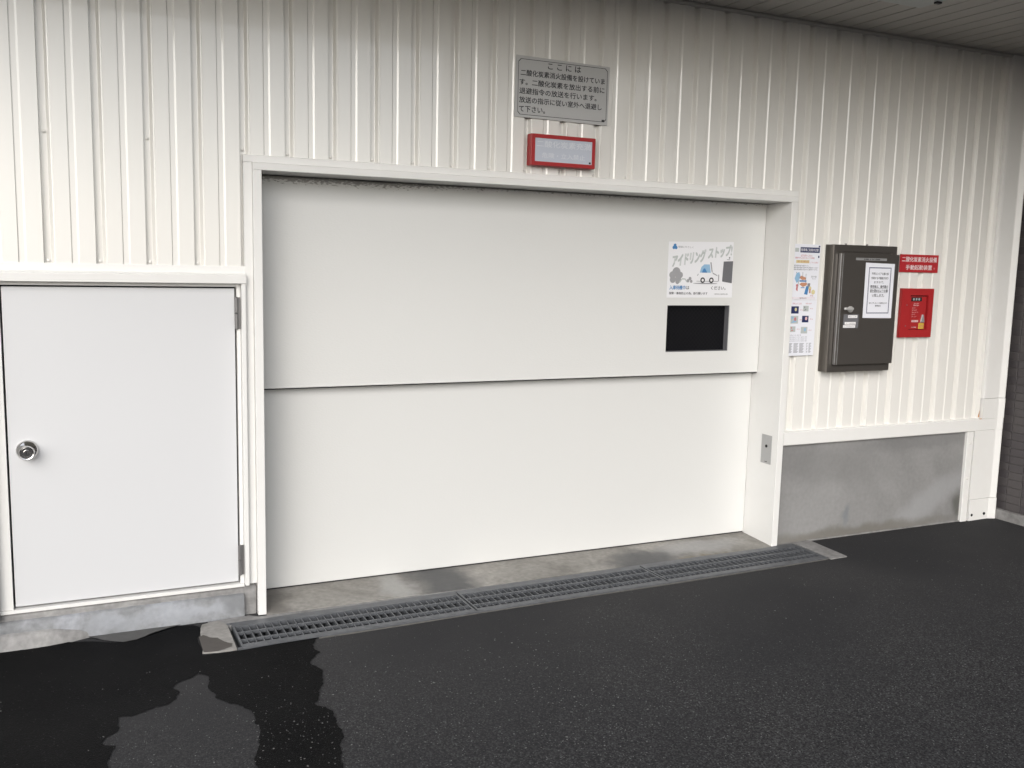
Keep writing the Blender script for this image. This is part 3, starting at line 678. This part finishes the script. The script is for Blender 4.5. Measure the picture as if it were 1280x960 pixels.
flat('smoke_trail', [P([(.17, .73), (.22, .655), (.27, .66), (.30, .72), (.29, .73), (.26, .68), (.22, .68), (.19, .74)])], y - .0004, M['fadegrey'], s)
flat('car_shadow', [D(.58, .745, .19, 24, .008)], y - .0003, M['midgrey'], s)
flat('car_body', [P([(.44, .70), (.44, .62), (.48, .57), (.50, .44), (.55, .39), (.64, .385), (.67, .55), (.76, .60), (.78, .70)])], y - .0005, M['poster'], s)
flat('car_outline', [P([(.445, .61), (.455, .61), (.47, .575), (.46, .57)]), P([(.64, .36), (.66, .36), (.685, .54), (.67, .54)]), P([(.68, .54), (.76, .59), (.765, .61), (.69, .57)]), P([(.44, .70), (.78, .70), (.78, .71), (.44, .71)])], y - .0006, M['midgrey'], s)
flat('car_window', [P([(.485, .55), (.505, .45), (.55, .40), (.635, .40), (.655, .55)])], y - .0007, M['lightblue'], s)
flat('driver', [D(.555, .50, .02), P([(.52, .55), (.53, .50), (.58, .50), (.60, .55)])], y - .0009, M['blue'], s)
for a in (.535, .67):
    flat('wheel', [D(a, .685, .036)], y - .0008, M['ink'], s); flat('wheel_hub', [D(a, .685, .018)], y - .0011, M['white_print'], s)
flat('bumper', [rect(px(.775), px(.79), pz(.70), pz(.58))], y - .0006, M['midgrey'], s)
flat('garage_shape', [P([(.84, .705), (.85, .34), (1.0, .33), (.995, .735)])], y - .0006, M['darkgrey'], s)
flat('small_lamp', [D(.94, .27, .012), rect(px(.90), px(.95), pz(.31), pz(.30))], y - .0006, M['inkgrey'], s)
text("入庫待機中", px(.035), px(.275), pz(.825), .022, y - .0003, M['blue'], s, .045)
text("は", px(.285), px(.335), pz(.825), .018, y - .0003, M['ink'], s, .02)
text("ください。", px(.67), px(.90), pz(.825), .019, y - .0003, M['ink'], s, .02)
text("故障・事故防止の為、励行願います", px(.03), px(.62), pz(.925), .0135, y - .0003, M['ink'], s, .025)
text("一般社団法人立体駐車場工業会", px(.72), px(.94), pz(.935), .006, y - .0003, M['ink'], s, .01)

# ------------------------------------------------------------ two flyers on the siding
def sheetpaper(nm, q, y, m, parent, th=.0006):
    me = mesh(nm, [(a, y, b_) for a, b_ in q] + [(a, y + th, b_) for a, b_ in q], [(0, 1, 2, 3), (7, 6, 5, 4), (0, 4, 5, 1), (1, 5, 6, 2), (2, 6, 7, 3), (3, 7, 4, 0)])
    bm = bmesh.new(); bm.from_mesh(me); recalc(bm, me); return link(nm, me, m, parent)
FY = -.0095
s = thing('upper_flyer', 'white flyer with navy title bar and a colour drawing, taped above another flyer', 'flyer', (3.965, FY, 1.357), 'flyers taped to the siding beside the lift door')
sheetpaper('flyer_sheet', [(3.8690, 1.3565), (4.0560, 1.3565), (4.0590, 1.6520), (3.8715, 1.6530)], FY, M['paper'], s)
def ux(f): return 3.870 + f * .188
def uz(f): return 1.6525 - f * .296
def Q(a, b_, c_, d_): return rect(ux(a), ux(b_), uz(d_), uz(c_))
y = FY - .0004
flat('title_bar', [Q(.27, .98, .055, .15)], y, M['navy'], s); flat('title_logo', [Q(.08, .22, .07, .14)], y, M['fadegrey'], s)
text("駐車場ご利用の注意", ux(.30), ux(.93), uz(.102), .015, y - .0003, M['white_print'], s, .01)
flat('corner_mark', [Q(.93, .99, .02, .05)], y, M['navy'], s); flat('corner_mark', [Q(.93, .98, .20, .24)], y, M['navy'], s)
text("必ずお守りください", ux(.30), ux(.72), uz(.205), .012, y, M['rink'], s, .01)
text("機械の中に人がいないことを確認", ux(.10), ux(.80), uz(.245), .010, y, M['rink'], s, .01)
flat('highlight', [Q(.14, .62, .285, .34)], y, M['yellow'], s)
text("安全確認", ux(.18), ux(.60), uz(.312), .012, y - .0003, M['orange'], s, .02)
text("してから操作", ux(.64), ux(.95), uz(.325), .009, y, M['rink'], s)
for k, f in enumerate((.385, .42, .455)): text("乗降の際は周囲の安全を十分に確かめてください", ux(.07), ux(.95 if k else .6), uz(f), .008, y, M['ink'], s)
flat('drawing_machine', [[(ux(.12), uz(.62)), (ux(.18), uz(.52)), (ux(.28), uz(.50)), (ux(.33), uz(.57)), (ux(.28), uz(.66)), (ux(.20), uz(.70))]], y, M['lightblue'], s)
flat('drawing_car', [[(ux(.28), uz(.60)), (ux(.36), uz(.565)), (ux(.54), uz(.60)), (ux(.54), uz(.635)), (ux(.40), uz(.645))], [(ux(.30), uz(.72)), (ux(.38), uz(.69)), (ux(.58), uz(.69)), (ux(.58), uz(.735)), (ux(.44), uz(.77))]], y, M['orange'], s)
flat('drawing_pallet', [Q(.30, .56, .648, .675), Q(.36, .50, .775, .79)], y, M['blue'], s)
flat('drawing_post', [Q(.40, .415, .50, .60), Q(.52, .535, .53, .69), Q(.17, .19, .50, .52), Q(.25, .27, .66, .76)], y - .0002, M['inkgrey'], s)
flat('drawing_person', [disc(ux(.22), uz(.74), .007), [(ux(.19), uz(.82)), (ux(.20), uz(.76)), (ux(.26), uz(.76)), (ux(.25), uz(.85))]], y, M['rink'], s)
flat('drawing_cabinet', [[(ux(.50), uz(.90)), (ux(.56), uz(.75)), (ux(.66), uz(.76)), (ux(.62), uz(.91))]], y, M['blue'], s)
flat('drawing_door', [Q(.60, .70, .70, .76)], y - .0002, M['inkgrey'], s)
flat('drawing_glow', [disc(ux(.70), uz(.79), .010), disc(ux(.83), uz(.86), .013)], y, M['yellow'], s)
flat('drawing_column', [Q(.68, .73, .80, .88)], y - .0002, M['orange'], s)
text("操作盤", ux(.72), ux(.92), uz(.58), .010, y, M['inkgrey'], s); text("出入口", ux(.76), ux(.90), uz(.615), .008, y, M['inkgrey'], s)
text("危険", ux(.72), ux(.84), uz(.925), .008, y, M['rink'], s)
flat('footer_line', ring(ux(.08), ux(.90), uz(.985), uz(.955), .0012), y, M['pinkline'], s)
text("管理会社", ux(.34), ux(.6), uz(.97), .006, y, M['ink'], s)

s = thing('lower_flyer', 'white flyer with a grid of six small photos, taped just below the navy-titled flyer', 'flyer', (3.965, FY, 1.054), 'flyers taped to the siding beside the lift door')
sheetpaper('flyer_sheet', [(3.8640, 1.0540), (4.0525, 1.0550), (4.0555, 1.3545), (3.8670, 1.3545)], FY - .0008, M['paper'], s)
y = FY - .0012
def ux(f): return 3.8655 + f * .188
def uz(f): return 1.354 - f * .299
text("使用上のご注意", ux(.12), ux(.45), uz(.06), .009, y, M['rink'], s); text("各部の名称", ux(.60), ux(.82), uz(.06), .008, y, M['rink'], s)
cells = [(.08, .36, .11, .24, 'navy', 'yellow'), (.52, .72, .10, .20, 'inkgrey', 'fadegrey'), (.08, .36, .28, .42, 'lightblue', 'rink'), (.50, .74, .28, .40, 'navy', 'pinkline'), (.08, .28, .47, .57, 'rink', 'fadegrey'), (.48, .72, .48, .60, 'fadegrey', 'lightblue')]
for a, b_, c_, d_, m1, m2 in cells:
    o = flat('photo', [Q(a, b_, c_, d_)], y, M['fadegrey'] if m1 != 'navy' else M['navy'], s)
    cx_, cz_ = (a + b_) / 2, (c_ + d_) / 2
    flat('photo_detail', [[(ux(a + .02), uz(d_ - .01)), (ux(cx_), uz(cz_)), (ux(b_ - .04), uz(d_ - .03))], [(ux(a + .02), uz(c_ + .01)), (ux(cx_ - .02), uz(c_ + .02)), (ux(a + .05), uz(cz_))]], y - .0003, M[m1], o)
    flat('photo_detail', [disc(ux(cx_ + .03), uz(cz_ - .01), .008, .010, 10)], y - .0005, M[m2], o)
    text("停止", ux(b_ + .05), ux(b_ + .17), uz(cz_), .006, y, M['rink'], s)
for f in (.63, .665, .70, .735): text("異常時は非常停止ボタンを押して管理会社へ連絡", ux(.05), ux(.5 if f == .63 else .72), uz(f), .006, y, M['inkgrey'], s)
for x0_, x1_ in ((.04, .20), (.25, .42), (.46, .63), (.72, .77), (.81, .90)):
    rows = []
    for r_ in range(11):
        z_ = .775 + r_ * .0165
        rows.append(Q(x0_, x1_ - .02 * ((r_ * 7) % 3), z_, z_ + .008))
    flat('small_print', rows, y, M['inkgrey'], s)

# ------------------------------------------------------------ brown operation cabinet
s = thing('control_cabinet', 'dark bronze metal control cabinet on the siding between flyers and red signs', 'cabinet', (4.34, 0, .963))
CX0, CX1, CZ0, CZ1 = 4.112, 4.567, .963, 1.656
box('cabinet_case', (CX0, CX1, -.052, .012, CZ0, CZ1), M['cab'], s, .002)
tube_frame('front_frame', CX0 + .001, CX1 - .001, CZ0 + .001, CZ1 - .001, .034, -.0585, -.0525, M['cab'], s)
box('door_recess', (CX0 + .036, CX1 - .003, -.0532, -.0524, CZ0 + .04, CZ1 - .05), M['gap'], s)
dl = box('cabinet_door', (4.146, CX1 - .004, -.0815, -.061, 1.006, 1.6105), M['cab'], s, .002, 2)
box('door_edge', (4.1415, 4.1458, -.080, -.062, 1.007, 1.6095), M['steel'], dl, .0008)
box('door_edge', (4.1545, 4.1575, -.0826, -.0816, 1.007, 1.6095), M['plate'], dl)
box('name_strip', (4.245, 4.468, -.0829, -.0817, 1.5745, 1.588), M['plate'], dl)
text("操作盤", 4.30, 4.42, 1.5813, .008, -.0833, M['ink'], dl)
M['handle'] = mat('bright_handle', (.75, .74, .72), .35, .6)
h = lathe('handle', [(.017, 0), (.017, -.008), (.012, -.014), (.008, -.016)], (4.225, -.0815, 1.309), (0, 1, 0), M['handle'], dl, 20)
hb = box('handle_lever', (4.168, 4.232, -.107, -.0955, 1.306, 1.320), M['handle'], dl, .004, 2)
box('label_holder', (4.184, 4.292, -.0827, -.0817, 1.206, 1.282), M['darkgrey'], dl)
for a in ((4.215, 4.281, 1.262, 1.277), (4.194, 4.272, 1.226, 1.240), (4.184, 4.270, 1.209, 1.223)):
    o = box('label_tag', (a[0], a[1], -.0837, -.0828, a[2], a[3]), M['white_print'], dl)
text("開 ← → 閉", 4.222, 4.274, 1.2695, .007, -.0841, M['inkgrey'], dl); text("キー抜取後", 4.20, 4.266, 1.233, .006, -.0841, M['inkgrey'], dl); text("ドアを閉める", 4.19, 4.264, 1.216, .006, -.0841, M['inkgrey'], dl)
for x in (4.215, 4.37): lathe('hanging_bolt', [(.006, 0), (.006, .008), (.003, .009)], (x, -.03, CZ1 - .001), (0, 0, 1), M['hinge'], s, 10)

n_ = thing('cabinet_notice', 'white paper notice with a black double border taped to the bronze cabinet door', 'notice', (4.425, -.084, 1.26))
sheetpaper('notice_sheet', [(4.3200, 1.2620), (4.5300, 1.2600), (4.5310, 1.5590), (4.3180, 1.5630)], -.0828, M['paper'], n_)
def ux(f): return 4.320 + f * .2105
def uz(f): return 1.561 - f * .300
flat('border_line', ring(ux(.11), ux(.89), uz(.915), uz(.075), .0035) + ring(ux(.135), ux(.865), uz(.90), uz(.09), .001), -.0832, M['navy'], n_)
for body, a, b_, f, h_, bo in (("不明なシビアな鍵の操", .21, .80, .19, .0145, .01), ("作等する不審者があり", .21, .80, .27, .0145, .02), ("ますので、", .31, .66, .345, .013, .01), ("使用後は、操作盤の", .19, .81, .425, .016, .03),
                          ("扉を閉めるようお願", .19, .81, .50, .016, .03), ("い致します。", .27, .70, .58, .0145, .02), ("何かございましたら管理会社まで", .18, .82, .725, .0095, .01), ("管理会社", .40, .60, .775, .0095, .02)):
    text(body, ux(a), ux(b_), uz(f), h_, -.0833, M['ink'], n_, bo)
for f, a, b_ in ((.458, .19, .81), (.535, .19, .81), (.61, .27, .70)): flat('underline', [rect(ux(a), ux(b_), uz(f), uz(f) + .0012)], -.0833, M['ink'], n_)

# ------------------------------------------------------------ red sign and manual starter
s = thing('red_sign', 'small red sign with two lines of white Japanese lettering right of the cabinet', 'sign', (4.8, -.01, 1.516))
box('sign_plate', (4.6475, 4.948, -.0085, -.0045, 1.516, 1.6165), M['redsign'], s, .0006)
text("二酸化炭素消火設備", 4.661, 4.934, 1.589, .029, -.0089, M['white_print'], s, .010)
text("手動起動装置", 4.694, 4.900, 1.544, .028, -.0089, M['white_print'], s, .010)
flat('maker_mark', [disc(4.918, 1.540, .006)], -.0089, M['rink'], s)
s = thing('manual_starter', 'red manual starter box with inset panel and yellow tag below the red sign', 'call box', (4.795, -.02, 1.144))
ax0, ax1, az0, az1 = 4.669, 4.919, 1.1445, 1.4245
ix0, ix1, iz0, iz1 = 4.737, 4.880, 1.188, 1.385
me = boxmesh('front_plate', [(ax0, ax1, -.0205, -.003, az0, iz0), (ax0, ax1, -.0205, -.003, iz1, az1), (ax0, ix0, -.0205, -.003, iz0, iz1), (ix1, ax1, -.0205, -.003, iz0, iz1)])
link('front_plate', me, M['red'], s)
dp = box('panel_door', (ix0 + .002, ix1 - .007, -.0125, -.004, iz0 + .002, iz1 - .006), M['red'], s, .001)
box('recess_shadow', (ix0, ix1, -.004, -.003, iz0, iz1), M['gap'], s)
wn = box('display_window', (4.752, 4.835, -.0135, -.0126, 1.351, 1.374), M['gap'], s)
for k in range(3): box('indicator', (4.765 + k * .021, 4.777 + k * .021, -.0142, -.0136, 1.356, 1.369), M['midgrey'], wn)
text("起動", 4.775, 4.815, 1.338, .005, -.0129, M['pinkline'], s); text("停止 開始", 4.772, 4.816, 1.328, .006, -.0129, M['white_print'], s)
for k in range(5): text("保護カバーを開けて押す", 4.764, 4.79 + .012 * (k % 3), 1.313 - k * .0125, .006, -.0129, M['pinkline'], s)
flat('white_label', [rect(4.766, 4.818, 1.231, 1.243)], -.0130, M['pinkline'], s)
text("引く", 4.772, 4.812, 1.237, .007, -.0133, M['ink'], s)
box('yellow_tag', (4.822, 4.864, -.0150, -.0126, 1.192, 1.226), mat('yellow_tag', (.55, .36, .05), .5), s, .001)
text("注意", 4.830, 4.856, 1.209, .012, -.0154, M['rink'], s)
prism('pull_handle', [(4.832, 1.226 + .004), (4.862, 1.230), (4.853, 1.275), (4.842, 1.275)], 'y', -.020, -.0126, M['plate'], s, .001)
text("消火設備", 4.768, 4.806, 1.202, .006, -.0129, M['white_print'], s)
for z in (1.21, 1.33): lathe('screw', [(.004, 0), (.004, -.0015)], (4.712, -.0205, z), (0, 1, 0), M['hinge'], s, 10)

# ------------------------------------------------------------ canopy
CD = -1.52
can = thing('canopy', 'low taupe boarded soffit of the canopy above the siding wall', 'canopy', (2, CD / 2, 2.79))
bme = boxmesh('soffit_board', [(.003, .1090, CD, -.0005, 2.7895, 2.8)], .0012); bme.transform(Matrix.Translation((0, 0, -2.79))); bme.materials.append(M['soffit'])
k = 0; x = -.68
while x < 5.60:
    link('soffit_board', bme, None, can, (x, 0, 2.79 + random.uniform(-.0007, .0007))); x += .115
box('roof_deck', (-.7, 5.75, CD, .1, 2.797, 3.02), M['soffit'], can)
box('fascia', (-.7, 4.38, CD - .03, CD - .002, 2.775, 3.06), M['trim'], can)
box('roof_deck', (4.41, 5.75, -3.9, CD - .001, 2.797, 3.02), M['soffit'], can)  # deeper canopy section, unseen, added with its fascia and boards to darken the right
box('fascia', (4.38, 4.408, -3.9, CD - .002, 2.775, 3.06), M['trim'], can)
bm2 = boxmesh('soffit_board', [(.003, .1090, -3.9, CD - .003, 2.7895, 2.8)], .0012); bm2.transform(Matrix.Translation((0, 0, -2.79))); bm2.materials.append(M['soffit'])
x = 4.415
while x < 5.60: link('soffit_board', bm2, None, can, (x, 0, 2.79)); x += .115
fx = thing('ceiling_light', 'flat grey ceiling light fitting under the soffit at the top right', 'ceiling light', (3.86, -.77, 2.78))
me = boxmesh('light_body', [(3.64, 4.078, -1.0, -.543, 2.752, 2.7885)], .02, 3); link('light_body', me, M['fixture'], fx)
box('clip', (4.035, 4.065, -.685, -.665, 2.744, 2.7515), M['ink'], fx)

# ------------------------------------------------------------ building behind and above, neighbour's tiled wall
b_ = box('upper_facade', (-3.6, 5.75, .1, 6.5, 3.03, 7.5), M['plaster']); tag(b_, 'pale rendered upper storey above the canopy', 'building')
bb = box('building_core', (-3.6, 5.6, .34, 6.5, -.05, 3.02), M['pitch']); struct(bb)

tw = thing('tiled_wall', 'dark brown tiled wall of the neighbouring building at the right edge', 'wall', (5.62, -.5, 0))
box('backing', (5.6235, 5.9, -10.0, .4, -.05, 7.5), M['grout'], tw)
box('grey_base', (5.588, 5.6232, -10.0, .2, -.02, .058), M['patch'], tw)
box('black_joint', (5.59, 5.6228, .03, .3, .058, 2.95), M['gap'], tw)
tms = []
for mm_ in ('tile', 'tile2'):
    q = boxmesh('tile', [(-.0045, .0035, -.0975 / 2, .0975 / 2, -.0225, .0225)], .0012); q.materials.append(M[mm_]); tms.append(q)
for r_ in range(58):
    for c_ in range(5):
        o = link('tile', tms[(r_ * 7 + c_ * 3 + (r_ * c_) % 5) % 2], None, tw, (5.6232 + random.uniform(-.0008, .0008), .028 - .0505 - c_ * .1015, .086 + r_ * .0492))
bs = [(5.6190 + random.uniform(-.0008, .0008), 5.6260, .028 - .0505 - c_ * .1015 - .0487, .028 - .0505 - c_ * .1015 + .0487, .086 + r_ * .0492 - .0225, .086 + r_ * .0492 + .0225) for c_ in range(5, 13) for r_ in range(58)]
o = link('tile_field', boxmesh('tile_field', bs), M['tile'], tw); o['kind'] = 'stuff'
